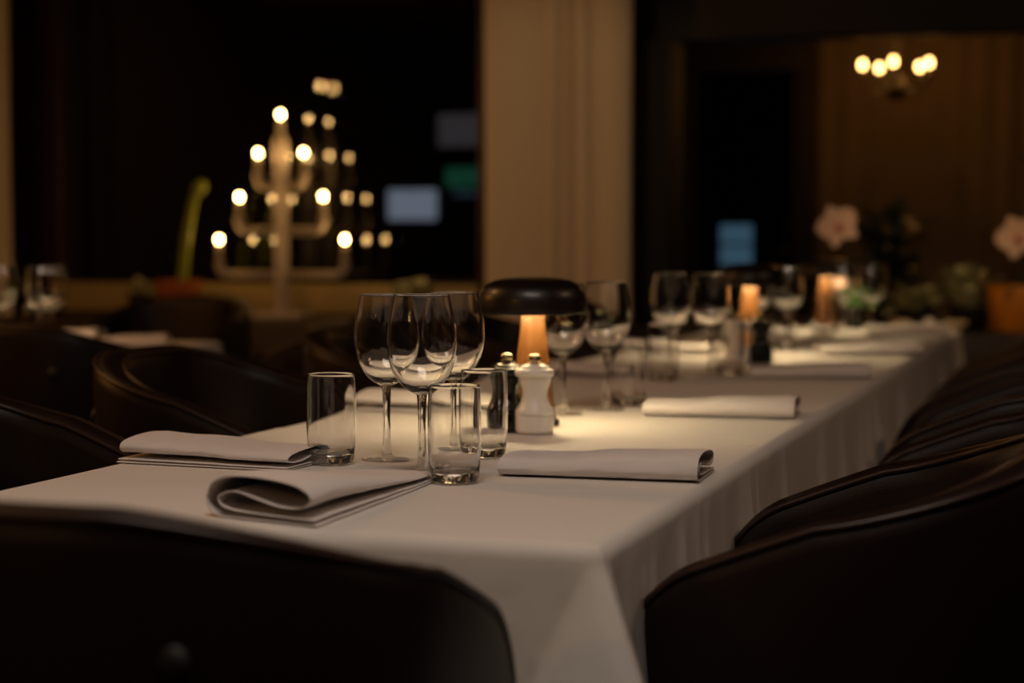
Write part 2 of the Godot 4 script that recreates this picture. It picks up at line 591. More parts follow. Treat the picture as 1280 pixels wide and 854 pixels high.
# ------------------------------------------------------------------ what shows through the left window
func make_outside() -> void:
	wall_piece("ground_outside", Vector3(-16, -0.4, -20), Vector3(6, -0.2, -10.7), M.black)
	var b := thing("building", "dark building across the yard with three faintly lit windows", "building", Vector3(-5.0, -0.2, -13.0))
	b.set_meta("kind", "structure")
	var s := slab(Vector3(-5, 0, -3), Vector3(3.2, 5, -0.2))
	obj("wall", s[0], M.black, b, s[1])
	var lit := [[-0.19, 1.525, 0.40, 0.235, Color(0.60, 0.65, 0.73), 1.45, "pale blue lit window"], [0.22, 1.735, 0.26, 0.15, Color(0.18, 0.50, 0.38), 0.6, "dim green lit window"], [0.20, 2.10, 0.34, 0.25, Color(0.55, 0.52, 0.55), 0.38, "dim grey lit window"], [0.25, 1.61, 0.18, 0.04, Color(0.3, 0.42, 0.5), 0.6, "narrow blue lit slot"]]
	for q in lit:
		var o := obj("lit_window", rbox(Vector3(q[2], q[3], 0.03), 0.004, 1), emitter(q[4], q[5]), b, Vector3(q[0], q[1], -0.18))
		tag(o, q[6])
		var fr := obj("frame", rbox(Vector3(q[2] + 0.05, q[3] + 0.05, 0.03), 0.004, 1), M.iron, o, Vector3(0, 0, -0.02))
		fr.name = "frame"

# ------------------------------------------------------------------ tables and cloths
func table(x0: float, x1: float, z0: float, z1: float, label: String) -> void:
	var t := thing("dining_table", label, "table", Vector3((x0 + x1) / 2, 0, (z0 + z1) / 2))
	var w := x1 - x0
	var d := z1 - z0
	obj("tabletop", rbox(Vector3(w, 0.03, d), 0.006), M.dark_wood, t, Vector3(0, 0.731, 0))
	for sx in [-1, 1]:
		for sz in [-1, 1]:
			obj("leg", rbox(Vector3(0.05, 0.712, 0.05), 0.006), M.dark_wood, t, Vector3(sx * (w / 2 - 0.09), 0.36, sz * (d / 2 - 0.08)))

func cloth_mesh(x0: float, x1: float, z0: float, z1: float, top: float, drop: float, sd: int, flap: float, near_hangs := true, far_hangs := true) -> ArrayMesh:
	# a cloth laid over a table: flat top, rounded edge, hanging sides, spare cloth folded out at the corners
	var cx := (x0 + x1) / 2
	var cz := (z0 + z1) / 2
	var per := []          # [point, outward, distance to the nearest corner, corner diagonal, wave phase]
	var corners := [Vector2(x1, z1), Vector2(x0, z1), Vector2(x0, z0), Vector2(x1, z0)]
	var run := 0.0
	for k in 4:
		var a: Vector2 = corners[k]
		var b: Vector2 = corners[(k + 1) % 4]
		var l := a.distance_to(b)
		var d := (b - a) / l
		var nrm := Vector2(-d.y, d.x)
		if nrm.dot((a + b) / 2 - Vector2(cx, cz)) < 0:
			nrm = -nrm
		var flat_n := nrm
		var n := int(l / 0.022)
		var ss := []
		for i in 40:
			ss.append(0.16 * pow(i / 40.0, 1.5))
		for i in n + 1:
			ss.append(0.16 + (l - 0.32) * i / n)
		for i in range(39, 0, -1):
			ss.append(l - 0.16 * pow(i / 40.0, 1.5))
		for s in ss:
			var dc: float = minf(s, l - s)
			var cn: Vector2 = a if s < l - s else b
			var hangs := true
			var soft: float = 1.0 - smoothstep(0.0, 0.02, dc)
			nrm = flat_n.lerp((cn - Vector2(cx, cz)).sign().normalized(), soft).normalized()
			if absf(flat_n.y) > 0.5:
				hangs = near_hangs if flat_n.y > 0 else far_hangs
			if not (near_hangs if cn.y > cz else far_hangs):
				dc = 1.0
			per.append([a + d * s, nrm, dc, (cn - Vector2(cx, cz)).sign().normalized(), run + s, hangs])
		run += l
	var noise := FastNoiseLite.new()
	noise.seed = sd
	noise.frequency = 2.2
	var rows := []
	for k in range(0, 9):
		var f := sqrt(k / 8.0)
		var row := PackedVector3Array()
		for q in per:
			var p: Vector2 = Vector2(cx, cz).lerp(q[0], minf(f, 1.0))
			if k == 8:
				p = q[0] - q[1] * 0.014 if q[5] else Vector2(clampf(q[0].x, x0 + 0.014, x1 - 0.014), q[0].y)
			row.append(Vector3(p.x, top, p.y))
		rows.append(row)
	for k in range(1, 7):
		var a := PI / 2 * k / 6
		var row := PackedVector3Array()
		for q in per:
			if not q[5]:
				row.append(Vector3(clampf(q[0].x, x0 + 0.014, x1 - 0.014), top, q[0].y))
				continue
			var p: Vector2 = q[0] + q[1] * (-0.014 + 0.018 * sin(a))
			row.append(Vector3(p.x, top - 0.018 * (1 - cos(a)), p.y))
		rows.append(row)
	var steps := 18
	for k in range(1, steps + 1):
		var t := drop * k / steps
		var row := PackedVector3Array()
		for q in per:
			if not q[5]:
				row.append(Vector3(clampf(q[0].x, x0 + 0.014, x1 - 0.014), top, q[0].y))
				continue
			var w: float = 0.012 + 0.46 * t
			var o: float = 0.004 + 0.012 * t
			var wave: float = noise.get_noise_2d(q[4] * 2.6, 3.0) + 0.5 * noise.get_noise_2d(q[4] * 6.0, 9.0)
			o += maxf(0.0, 0.22 * t * wave * smoothstep(0.02, 0.25, q[2]) + 0.01 * t)
			var p: Vector2 = q[0] + q[1] * o
			if q[2] < w:
				# the flap: from the valley line out to the tip on the diagonal
				var s: float = 1.0 - q[2] / w
				var rise: float = smoothstep(0.0, 0.2, s) * 0.42 + s * 0.58
				p = q[0] + q[1] * o + q[3] * rise * flap * t * 1.0
			row.append(Vector3(p.x, top - 0.018 - t, p.y))
		rows.append(row)
	return done(sheet(rows, true, true))

func make_tables() -> void:
	var x0 := -1.262
	var x1 := -0.472
	table(x0, x1, -2.60, -1.695, "dark table under the nearest white tablecloth")
	table(x0, x1, -4.38, -2.61, "dark table under the middle white tablecloth")
	table(x0, x1, -6.2, -4.39, "dark table under the farthest white tablecloth by the orchids")
	var c := single("tablecloth", cloth_mesh(x0 - 0.005, x1 + 0.005, -2.605, -1.69, 0.7500, 0.25, 3, 0.66, true, false), M.linen, "white tablecloth on the nearest end of the long table, corner fold hanging free", "tablecloth")
	c.set_meta("group", "white tablecloths on the long table")
	c = single("tablecloth", cloth_mesh(x0 - 0.003, x1 + 0.003, -4.42, -2.57, 0.7494, 0.24, 8, 0.2, false, false), M.linen, "white tablecloth under the second and third lit settings, mid-table", "tablecloth")
	c.set_meta("group", "white tablecloths on the long table")
	c = single("tablecloth", cloth_mesh(x0 - 0.001, x1 + 0.001, -6.205, -4.385, 0.7488, 0.24, 12, 0.15, false, true), M.linen, "white tablecloth on the far blurred end of the long table", "tablecloth")
	c.set_meta("group", "white tablecloths on the long table")

# ------------------------------------------------------------------ leather tub chairs
func tub_chair() -> Node3D:
	# front is -z, back is +z; origin on the floor below the seat's middle
	var t := thing("tub_chair", "", "chair")
	t.set_meta("base_name", "tub_chair")
	var n := 96
	var plan := []
	var wx := 0.285
	for i in n + 1:
		var u := sin((-1.0 + 2.0 * i / n) * PI / 2)
		# u = -1 left arm front, 0 back centre, 1 right arm front
		var p := Vector2.ZERO
		var nrm := Vector2.ZERO
		var k: float = absf(u)
		var sg := 1.0 if u > 0 else -1.0
		if k > 0.58:
			var w := (k - 0.58) / 0.42
			p = Vector2(sg * (wx - 0.018 * w * w), lerpf(-0.01, -0.23, w))
			nrm = Vector2(sg, 0.08 * w).normalized()
		else:
			var a := k / 0.58 * PI / 2
			p = Vector2(sg * wx * pow(sin(a), 0.82), -0.01 + 0.25 * pow(cos(a), 0.82))
			nrm = Vector2(sg * sin(a), cos(a)).normalized()
		plan.append([p, nrm, k])
	var rows := []
	var pipe_out := []
	var pipe_in := []
	for q in plan:
		var k: float = q[2]
		var h: float = 0.69 + 0.16 * (1.0 - pow(clampf((k - 0.12) / 0.88, 0.0, 1.0), 1.3))
		var endr: float = clampf((k - 0.83) / 0.17, 0.0, 1.0)
		h -= 0.095 * (1.0 - sqrt(maxf(0.0, 1.0 - endr * endr * 0.98)))
		var th: float = lerpf(0.062, 0.050, k)
		var p: Vector2 = q[0]
		var nv: Vector2 = q[1]
		var row := PackedVector3Array()
		# the outer face, from the bottom up, then over the rim and down inside
		var sec := [[0.075, 0.30], [0.045, 0.36], [0.018, 0.48], [0.004, 0.60], [0.0, h - 0.028], [0.003, h - 0.012], [0.012, h - 0.002], [th * 0.5, h], [th - 0.012, h - 0.006], [th - 0.002, h - 0.018], [th, h - 0.035], [th + 0.012, 0.58], [th + 0.022, 0.46], [th + 0.02, 0.36], [0.085, 0.30]]
		for s in sec:
			row.append(Vector3(p.x - nv.x * s[0], s[1], p.y - nv.y * s[0]))
		rows.append(row)
		pipe_out.append(Vector3(p.x - nv.x * 0.004, h - 0.006, p.y - nv.y * 0.004))
		pipe_in.append(Vector3(p.x - nv.x * (th - 0.005), h - 0.010, p.y - nv.y * (th - 0.005)))
	# close the arm ends
	for e in [0, n]:
		var mid := Vector3.ZERO
		for v in rows[e if e == 0 else rows.size() - 1]:
			mid += v
		pass
	var first: PackedVector3Array = rows[0]
	var last: PackedVector3Array = rows[n]
	var a0 := _end_ring(first, -0.018, 0.78)
	var a1 := _end_ring(first, -0.022, 0.0)
	var b0 := _end_ring(last, -0.018, 0.78)
	var b1 := _end_ring(last, -0.022, 0.0)
	rows.push_front(a0)
	rows.push_front(a1)
	rows.append(b0)
	rows.append(b1)
	var sh := obj("shell", done(sheet(rows, true, true)), M.leather, t)
	tag(sh, "wrap-around dark leather shell")
	obj("piping", done(tube(pipe_out, 0.0042, 8)), M.piping, t)
	obj("piping", done(tube(pipe_in, 0.0042, 8)), M.piping, t)
	obj("seat_cushion", rbox(Vector3(0.42, 0.13, 0.38), 0.045, 3), M.cushion, t, Vector3(0, 0.40, -0.04))
	obj("seat_base", rbox(Vector3(0.40, 0.05, 0.36), 0.015), M.black, t, Vector3(0, 0.315, -0.03))
	for sx in [-1, 1]:
		for sz in [-1, 1]:
			obj("leg", done(tube([Vector3(sx * 0.20, 0.0, -0.02 + sz * 0.17), Vector3(sx * 0.16, 0.30, -0.02 + sz * 0.13)], [0.011, 0.019], 10)), M.dark_wood, t)
	obj("back_button", lathe_mesh([Vector2(0, -0.004), Vector2(0.014, -0.004), Vector2(0.0165, 0.002), Vector2(0.014, 0.007), Vector2(0.008, 0.009), Vector2(0, 0.0095)], 20), M.black, t, Vector3(0.16, 0.735, 0.205), Vector3(PI / 2, 0, 0))
	return t

func _end_ring(ring: PackedVector3Array, dz: float, k: float) -> PackedVector3Array:
	var mid := Vector3.ZERO
	for v in ring:
		mid += v
	mid /= ring.size()
	var out := PackedVector3Array()
	for v in ring:
		out.append(mid + (v - mid) * k + Vector3(0, 0, dz))
	return out

func make_chairs() -> void:
	var c := tub_chair()
	c.set_meta("label", "brown leather tub chair at the head of the table, back turned at bottom left")
	c.position = Vector3(-0.805, 0, -1.39)
	c.rotation.y = deg_to_rad(-3)
	var g := "brown leather tub chairs round the long table"
	c.set_meta("group", g)
	var right := [["brown leather tub chair filling the lower right corner, nearest on the right side", Vector3(-0.262, 0, -2.10)], ["second brown leather tub chair along the right side of the long table", Vector3(-0.165, 0, -2.79)], ["third brown leather tub chair along the right side of the long table", Vector3(-0.16, 0, -3.41)], ["fourth brown leather tub chair along the right side of the long table", Vector3(-0.19, 0, -4.06)], ["fifth and farthest brown leather tub chair on the right side of the long table", Vector3(-0.2, 0, -4.75)]]
	for r in right:
		var lean := deg_to_rad(89.0 if r[1].z > -2.3 else 90.0)
		var seat_chair := copy(c, r[0], r[1], lean, g)
		if r[1].z > -2.9:
			seat_chair.scale = Vector3(1.0, 0.975, 1.0)
	var left := [["brown leather tub chair at the left frame edge, nearest on the left side", Vector3(-1.505, 0, -2.12)], ["brown leather tub chair with its rounded piped rim facing us, behind the left napkin", Vector3(-1.505, 0, -2.97)], ["brown leather tub chair half hidden behind the three wine glasses, third on the left", Vector3(-1.505, 0, -3.85)], ["fourth brown leather tub chair along the left side below the candelabra", Vector3(-1.505, 0, -4.70)], ["fifth brown leather tub chair along the left side near the window ledge", Vector3(-1.505, 0, -5.55)]]
	for r in left:
		copy(c, r[0], r[1], -PI / 2, g)
	var g2 := "brown leather tub chairs at the left table"
	copy(c, "black looking tub chair seen from behind before the left table's glasses", Vector3(-2.50, 0, -3.90), deg_to_rad(-6), g2)
	copy(c, "dark tub chair in front of the candelabra's post, at the left table's corner", Vector3(-2.20, 0, -5.0), PI / 2, g2)
	copy(c, "tub chair with amber lit rim below the terracotta pot, beyond the left table", Vector3(-3.10, 0, -5.56), PI, g2)

# ------------------------------------------------------------------ napkins, glasses
func napkin_mesh(len: float, w: float, h: float, sd: int, low := 0.80, splay := 0.0) -> ArrayMesh:
	# a folded napkin: layers along x (length), cross-section in (z, y) with its nose towards +z
	var prof := spline([Vector2(1.03, 0.0), Vector2(0.7, 0.0), Vector2(0.35, 0.0), Vector2(0.1, 0.02), Vector2(0.0, 0.28), Vector2(0.015, 0.62), Vector2(0.1, 0.88), Vector2(0.32, 1.0), Vector2(0.62, 0.97), Vector2(0.85, 0.86), Vector2(0.955, 0.68), Vector2(0.95, 0.48), Vector2(0.85, 0.36), Vector2(0.66, 0.36), Vector2(0.46, 0.50), Vector2(0.26, 0.62), Vector2(0.13, 0.52), Vector2(0.12, 0.30), Vector2(0.26, 0.17), Vector2(0.6, 0.13), Vector2(1.0, 0.11)], 4)
	var th := 0.0013
	var rng := FastNoiseLite.new()
	rng.seed = sd
	rng.frequency = 1.6
	var pts := []
	for p in prof:
		pts.append(Vector2(p.x * w, 0.0012 + p.y * (h - 0.0024)))
	var a := []
	var b := []
	for i in pts.size():
		var d: Vector2 = (pts[mini(i + 1, pts.size() - 1)] - pts[maxi(i - 1, 0)]).normalized()
		var nn := Vector2(-d.y, d.x) * th / 2.0
		a.append(pts[i] + nn)
		b.append(pts[i] - nn)
	b.reverse()
	var ring := a + b
	var rows := []
	var steps := 14
	for k in steps + 1:
		var x := len * (float(k) / steps - 0.5)
		var row := PackedVector3Array()
		var sag: float = 1.0 + 0.10 * rng.get_noise_1d(k * 0.5)
		var press: float = lerpf(low, 1.0, smoothstep(0.0, 0.9, float(k) / steps))
		for i in ring.size():
			var q: Vector2 = ring[i]
			row.append(Vector3(x * (1.0 + splay * (q.x / w - 0.5)), 0.0006 + maxf(q.y, 0.0) * sag * press, w / 2 - q.x + 0.002 * rng.get_noise_2d(k * 0.6, q.y * 60.0)))
		rows.append(row)
	var st := sheet(rows, true, false)
	# end faces: strips between the two sides of the ribbon
	var m := pts.size()
	for e in [0, steps]:
		var r: PackedVector3Array = rows[e]
		var s1 := PackedVector3Array()
		var s2 := PackedVector3Array()
		for i in m:
			s1.append(r[i])
			s2.append(r[2 * m - 1 - i])
		sheet([s1, s2], false, e == 0, st, 2)
	return done(st)

func wine_glass() -> Node3D:
	var t := thing("wine_glass", "", "wine glass", Vector3.ZERO, 0.0)
	t.set_meta("base_name", "wine_glass")
	var outer := spline([Vector2(0.0070, 0.1020), Vector2(0.0140, 0.1052), Vector2(0.0262, 0.1145), Vector2(0.0362, 0.1290), Vector2(0.0420, 0.1455), Vector2(0.0440, 0.1630), Vector2(0.0430, 0.1850), Vector2(0.0395, 0.2060), Vector2(0.0352, 0.2258)], 6)
	var inner := spline([Vector2(0.0343, 0.2258), Vector2(0.0385, 0.2060), Vector2(0.0419, 0.1850), Vector2(0.0428, 0.1630), Vector2(0.0407, 0.1460), Vector2(0.0347, 0.1306), Vector2(0.0248, 0.1175), Vector2(0.012, 0.1102), Vector2(0.0, 0.1085)], 6)
	var prof := outer + [Vector2(0.0351, 0.2263), Vector2(0.0344, 0.2263)] + inner
	obj("bowl", lathe_mesh(prof, 64), M.crystal, t)
	obj("stem", lathe_mesh(spline([Vector2(0.0095, 0.0052), Vector2(0.0075, 0.0085), Vector2(0.0060, 0.016), Vector2(0.0051, 0.035), Vector2(0.0049, 0.058), Vector2(0.0052, 0.080), Vector2(0.0058, 0.094), Vector2(0.0070, 0.1020)], 5), 32), M.crystal, t)
	obj("foot", lathe_mesh([Vector2(0, 0.0006), Vector2(0.034, 0.0006), Vector2(0.0352, 0.0012), Vector2(0.0352, 0.0018), Vector2(0.034, 0.0024), Vector2(0.025, 0.0031), Vector2(0.016, 0.0039), Vector2(0.012, 0.0046), Vector2(0.0095, 0.0052)], 56), M.thin_glass, t)
	return t

func tumbler() -> Node3D:
	var outer := [Vector2(0, 0.0006)] + spline([Vector2(0.024, 0.0006), Vector2(0.0275, 0.0022), Vector2(0.0298, 0.0065), Vector2(0.0312, 0.016), Vector2(0.0327, 0.040), Vector2(0.0333, 0.070), Vector2(0.0327, 0.100), Vector2(0.0316, 0.1205)], 5)
	var inner := spline([Vector2(0.0304, 0.1205), Vector2(0.0314, 0.100), Vector2(0.0319, 0.070), Vector2(0.0312, 0.040), Vector2(0.0293, 0.022), Vector2(0.0262, 0.0155), Vector2(0.018, 0.0132), Vector2(0, 0.0126)], 5)
	var prof := outer + [Vector2(0.0314, 0.1211), Vector2(0.0306, 0.1211)] + inner
	var o := single("tumbler", lathe_mesh(prof, 64), M.crystal, "", "water glass")
	o.set_meta("base_name", "tumbler")
	return o

func make_place_settings() -> void:
	var y := 0.7505
	# napkins
	var nm := napkin_mesh(0.256, 0.124, 0.034, 4, 0.72)
	var n0 := single("napkin", nm, M.napkin, "thick folded grey napkin with open rolled end, nearest on the table's right edge", "napkin", Vector3(-0.606, y, -2.215), Vector3(0, deg_to_rad(2.5), 0), "folded napkins on the long table")
	n0.set_meta("base_name", "napkin")
	var g := "folded napkins on the long table"
	var yd := deg_to_rad(4)
	copy(n0, "cream lit folded napkin just right of the mushroom lamp and tumbler", Vector3(-0.626, y, -3.035), yd, g)
	copy(n0, "folded napkin before the second lamp's bright patch, third on the right edge", Vector3(-0.617, y, -3.93), deg_to_rad(12), g)
	copy(n0, "blurred folded napkin fourth along the right edge, beyond the second lamp", Vector3(-0.60, y, -4.77), deg_to_rad(20), g)
	copy(n0, "farthest blurred folded napkin on the right edge before the ledge plants", Vector3(-0.615, y, -5.85), deg_to_rad(12), g)
	copy(n0, "folded napkin at the left table edge beside the left tumbler", Vector3(-1.130, y, -2.175), PI - deg_to_rad(3), g)
	copy(n0, "folded napkin seen between the front wine glass stems, second on the left edge", Vector3(-1.125, y, -2.96), PI + deg_to_rad(5), g)
	copy(n0, "folded napkin behind the lamp and stems, third on the left edge", Vector3(-1.11, y, -3.80), PI + deg_to_rad(4), g)
	copy(n0, "dim folded napkin fourth on the left edge behind the far glasses", Vector3(-1.11, y, -4.66), PI + deg_to_rad(4), g)
	var hn := single("napkin", napkin_mesh(0.36, 0.142, 0.046, 9, 0.24, 0.22), M.napkin, "large looped napkin at the table head, open end towards the nearest chair", "napkin", Vector3(-0.858, y, -1.900), Vector3(0, deg_to_rad(-88.5), 0), g)
	hn.set_meta("base_name", "napkin")
	# wine glasses
	var w := wine_glass()
	w.set_meta("group", "wine glasses on the long table")
	w.set_meta("label", "front wine glass of the three standing together by the looped napkin")
	w.position = Vector3(-0.822, y, -2.118)
	w.scale = Vector3(1.0, 1.02, 1.0)
	g = "wine glasses on the long table"
	copy(w, "left wine glass of the three standing together at the near end", Vector3(-0.928, y, -2.259), 0.0, g)
	copy(w, "right rear wine glass of the near three, behind the front tumbler", Vector3(-0.874, y, -2.374), 0.0, g)
	copy(w, "wine glass partly hidden by the first mushroom lamp's shade", Vector3(-0.885, y, -2.946), 0.0, g)
	copy(w, "wine glass right of the first lamp, before the pale curtain", Vector3(-0.838, y, -3.054), 0.0, g)
	copy(w, "blurred wine glass standing behind the third setting's tumbler", Vector3(-0.905, y, -3.83), 0.0, g)
	copy(w, "blurred wine glass just left of the second white mill", Vector3(-0.822, y, -3.857), 0.0, g)
	copy(w, "blurred wine glass directly right of the second lamp's glowing stem", Vector3(-0.90, y, -4.79), 0.0, g)
	copy(w, "blurred wine glass beyond the second black mill, right of the last one", Vector3(-0.828, y, -4.88), 0.0, g)
	copy(w, "blurred wine glass in front of the third lamp's amber stem", Vector3(-0.80, y, -5.76), 0.0, g)
	copy(w, "farthest blurred wine glass beside the green plant at the table's end", Vector3(-0.70, y, -5.66), 0.0, g)
	# tumblers
	var u := tumbler()
	g = "water tumblers on the long table"
	u.set_meta("group", g)
	u.set_meta("label", "front water tumbler with thick base, nearest of all the glasses")
	u.position = Vector3(-0.763, y, -2.076)
	copy(u, "left water tumbler standing against the left napkin", Vector3(-0.984, y, -2.200), 0.0, g)
	copy(u, "water tumbler behind the front one, beside the black mill", Vector3(-0.815, y, -2.335), 0.0, g)
	copy(u, "water tumbler beside the lit napkin, right of the first lamp", Vector3(-0.822, y, -3.15), 0.0, g)
	copy(u, "blurred water tumbler on the left of the third setting's wine glasses", Vector3(-0.899, y, -3.735), 0.0, g)
	copy(u, "blurred water tumbler in front of the second white mill", Vector3(-0.795, y, -3.93), 0.0, g)
	copy(u, "blurred water tumbler right of the second black mill", Vector3(-0.86, y, -4.99), 0.0, g)
	copy(u, "blurred water tumbler far along the table before the third lamp", Vector3(-0.86, y, -5.72), 0.0, g)

# ------------------------------------------------------------------ lamps and mills
func mushroom_lamp() -> Node3D:
	var t := thing("table_lamp", "", "table lamp")
	t.set_meta("base_name", "table_lamp")
	var dome := spline([Vector2(0.0845, 0.1822), Vector2(0.0866, 0.1828), Vector2(0.0873, 0.1865), Vector2(0.0877, 0.197), Vector2(0.0850, 0.213), Vector2(0.0760, 0.2265), Vector2(0.058, 0.2350), Vector2(0.03, 0.2385), Vector2(0.0, 0.2392)], 6)
	var under := spline([Vector2(0.0, 0.2350), Vector2(0.03, 0.2343), Vector2(0.056, 0.2310), Vector2(0.0730, 0.2235), Vector2(0.0820, 0.211), Vector2(0.0850, 0.197), Vector2(0.0846, 0.1875), Vector2(0.0845, 0.1823)], 5)
	var tilt := Vector3(deg_to_rad(1.2), 0, 0)
	obj("shade", lathe_mesh(dome, 64), M.gloss_black, t, Vector3.ZERO, tilt)
	obj("shade_lining", lathe_mesh(under, 64), M.shade_inside, t, Vector3.ZERO, tilt)
	obj("stem", lathe_mesh([Vector2(0, 0.008), Vector2(0.0375, 0.008), Vector2(0.0372, 0.012), Vector2(0.0172, 0.185), Vector2(0.0155, 0.203), Vector2(0, 0.203)], 48), M.stem_wood, t)
	obj("base", lathe_mesh([Vector2(0, 0.0005), Vector2(0.0415, 0.0005), Vector2(0.043, 0.002), Vector2(0.043, 0.007), Vector2(0.0415, 0.009), Vector2(0, 0.009)], 48), M.iron, t)
	obj("led_puck", lathe_mesh([Vector2(0, 0.2035), Vector2(0.024, 0.2035), Vector2(0.026, 0.205), Vector2(0.026, 0.2135), Vector2(0.024, 0.215), Vector2(0, 0.215)], 40), M.led, t)
	var l := OmniLight3D.new()
	l.name = "lamp_light"
	l.light_color = Color(1.0, 0.90, 0.71)
	l.light_energy = 0.128
	l.light_size = 0.02
	l.omni_range = 10.0
	l.omni_attenuation = 2.0
	l.shadow_enabled = true
	l.position = Vector3(0, 0.209, 0)
	t.add_child(l)
	return t

func mill(m: Material, label: String, p: Vector3) -> Node3D:
	var t := thing("pepper_mill", label, "pepper mill", p, 0.0, "pepper and salt mills on the long table")
	t.set_meta("base_name", "pepper_mill")
	obj("base", lathe_mesh([Vector2(0, 0.0005), Vector2(0.0275, 0.0005), Vector2(0.0298, 0.003), Vector2(0.0302, 0.006), Vector2(0.0302, 0.0265), Vector2(0.0297, 0.0278), Vector2(0.028, 0.028), Vector2(0, 0.028)], 48), m, t)
	obj("body", lathe_mesh([Vector2(0.0, 0.028), Vector2(0.0278, 0.028)] + spline([Vector2(0.0300, 0.0287), Vector2(0.0302, 0.0315), Vector2(0.0290, 0.0365), Vector2(0.0250, 0.0425), Vector2(0.0213, 0.050), Vector2(0.0196, 0.058), Vector2(0.0203, 0.067), Vector2(0.0232, 0.0755), Vector2(0.0250, 0.0815), Vector2(0.0252, 0.0865)], 4) + [Vector2(0.0, 0.0865)], 48), m, t)
	obj("cap", lathe_mesh([Vector2(0.0, 0.0868), Vector2(0.0255, 0.0868)] + spline([Vector2(0.0290, 0.0885), Vector2(0.0310, 0.0925), Vector2(0.0303, 0.0965), Vector2(0.0275, 0.0995), Vector2(0.0240, 0.1008)], 4) + spline([Vector2(0.0228, 0.1015), Vector2(0.0215, 0.1040), Vector2(0.0150, 0.1068), Vector2(0.008, 0.1080), Vector2(0, 0.1080)], 3), 48), m, t)
	obj("knob", lathe_mesh(spline([Vector2(0.0, 0.1078), Vector2(0.0062, 0.1080), Vector2(0.0066, 0.1095), Vector2(0.0088, 0.1112), Vector2(0.0096, 0.1150), Vector2(0.0090, 0.1195), Vector2(0.0060, 0.1222), Vector2(0.0, 0.1230)], 4), 28), M.steel, t)
	return t

func make_lamps_and_mills() -> void:
	var y := 0.7505
	var g := "black mushroom lamps on the tables"
	var l := mushroom_lamp()
	l.set_meta("group", g)
	l.set_meta("label", "black mushroom table lamp with tan conical stem, nearest, behind the mills")
	l.position = Vector3(-0.884, y, -2.775)
	copy(l, "second black mushroom lamp along the long table, behind the second mills", Vector3(-0.88, y, -4.61), 0.0, g)
	copy(l, "third and farthest mushroom lamp glowing amber at the table's far end", Vector3(-0.885, y, -5.95), 0.0, g)
	copy(l, "unseen mushroom lamp on the left table, out of view, lighting its glasses and chairs", Vector3(-3.09, y, -4.27), 0.0, g)  # out of view at left, placed to light the left table
	mill(M.white_mill, "white waisted pepper mill in front of the first lamp's stem", Vector3(-0.843, y, -2.655))
	mill(M.black_mill, "black waisted pepper mill beside the first lamp, left of the white one", Vector3(-0.893, y, -2.668))
	mill(M.white_mill, "blurred white mill in front of the second lamp", Vector3(-0.851, y, -4.30))
	mill(M.black_mill, "blurred black mill right of the second white mill", Vector3(-0.800, y, -4.33))

# ------------------------------------------------------------------ candelabra
func make_candelabra() -> void:
	var t := thing("candelabra", "tall white tree-shaped candelabra with seven glowing candle lamps on the ledge", "candelabra", Vector3(-3.292, 0.7255, -6.862), deg_to_rad(4.5))
	obj("base", rbox(Vector3(0.22, 0.02, 0.15), 0.008), M.white_paint, t, Vector3(0, 0.01, 0))
	obj("post", rbox(Vector3(0.050, 0.735, 0.050), 0.006), M.white_paint, t, Vector3(0, 0.3775, 0), Vector3(0, deg_to_rad(38), 0))
	candle(t, Vector3(0, 0.745, 0), 0.846)
	for q in [[0.178, 0.28, 0.326], [0.361, 0.186, 0.505], [0.545, 0.101, 0.687]]:
		for s in [-1, 1]:
			var h: float = q[0]
			var r: float = q[1]
			var e := Vector3(s * r, h + 0.045, 0)
			var path := [Vector3(s * 0.015, h, 0), Vector3(s * (r - 0.06), h, 0)]
			path += arc(Vector3(s * (r - 0.05), h, 0), Vector3(s * r, h, 0), e, 8)
			obj("arm", done(tube(path, 0.0165, 12)), M.white_paint, t)
			candle(t, e, q[2])

func candle(t: Node3D, p: Vector3, flame: float) -> void:
	obj("candle_cup", lathe_mesh([Vector2(0, -0.004), Vector2(0.021, -0.002), Vector2(0.024, 0.006), Vector2(0.021, 0.012), Vector2(0, 0.012)], 20), M.white_paint, t, p)
	var top := flame - 0.022
	obj("candle", lathe_mesh([Vector2(0, 0.012), Vector2(0.0125, 0.012), Vector2(0.0125, top - p.y - 0.002), Vector2(0.0105, top - p.y), Vector2(0, top - p.y)], 18), M.candle, t, p)
	bulb_light(t, Vector3(p.x, flame, p.z), 0.0095, M.bulb, 0.005)

# ------------------------------------------------------------------ plants on the ledges
func leaf(st: SurfaceTool, root: Vector3, dir: Vector3, len: float, w: float, droop: float, cup := 0.25) -> void:
	dir = dir.normalized()
	var side := dir.cross(Vector3.UP)
	if side.length() < 0.05:
		side = Vector3.RIGHT
	side = side.normalized()
	var rows := []
	for k in 8:
		var t := k / 7.0
		var c := root + dir * len * t + Vector3(0, -droop * len * t * t, 0)
		var ww: float = w * 0.5 * pow(sin(PI * clampf(t * 0.93 + 0.06, 0.0, 1.0)), 0.8)
		var upn := side.cross(dir).normalized()
		rows.append(PackedVector3Array([c - side * ww + upn * ww * cup, c - side * ww * 0.5, c, c + side * ww * 0.5, c + side * ww + upn * ww * cup]))
	sheet(rows, false, false, st)

func pot(t: Node3D, r0: float, r1: float, h: float, m: Material) -> void:
	obj("pot", lathe_mesh([Vector2(0, 0.001), Vector2(r0 - 0.004, 0.001), Vector2(r0, 0.005), Vector2(r1, h - 0.004), Vector2(r1 - 0.002, h), Vector2(r1 - 0.009, h), Vector2(r1 - 0.011, h - 0.004), Vector2(r1 - 0.016, h - 0.03), Vector2(0, h - 0.03)], 40), m, t)
	obj("soil", lathe_mesh([Vector2(0, h - 0.028), Vector2(r1 - 0.017, h - 0.028), Vector2(r1 - 0.02, h - 0.02), Vector2(0, h - 0.014)], 24), M.soil, t)

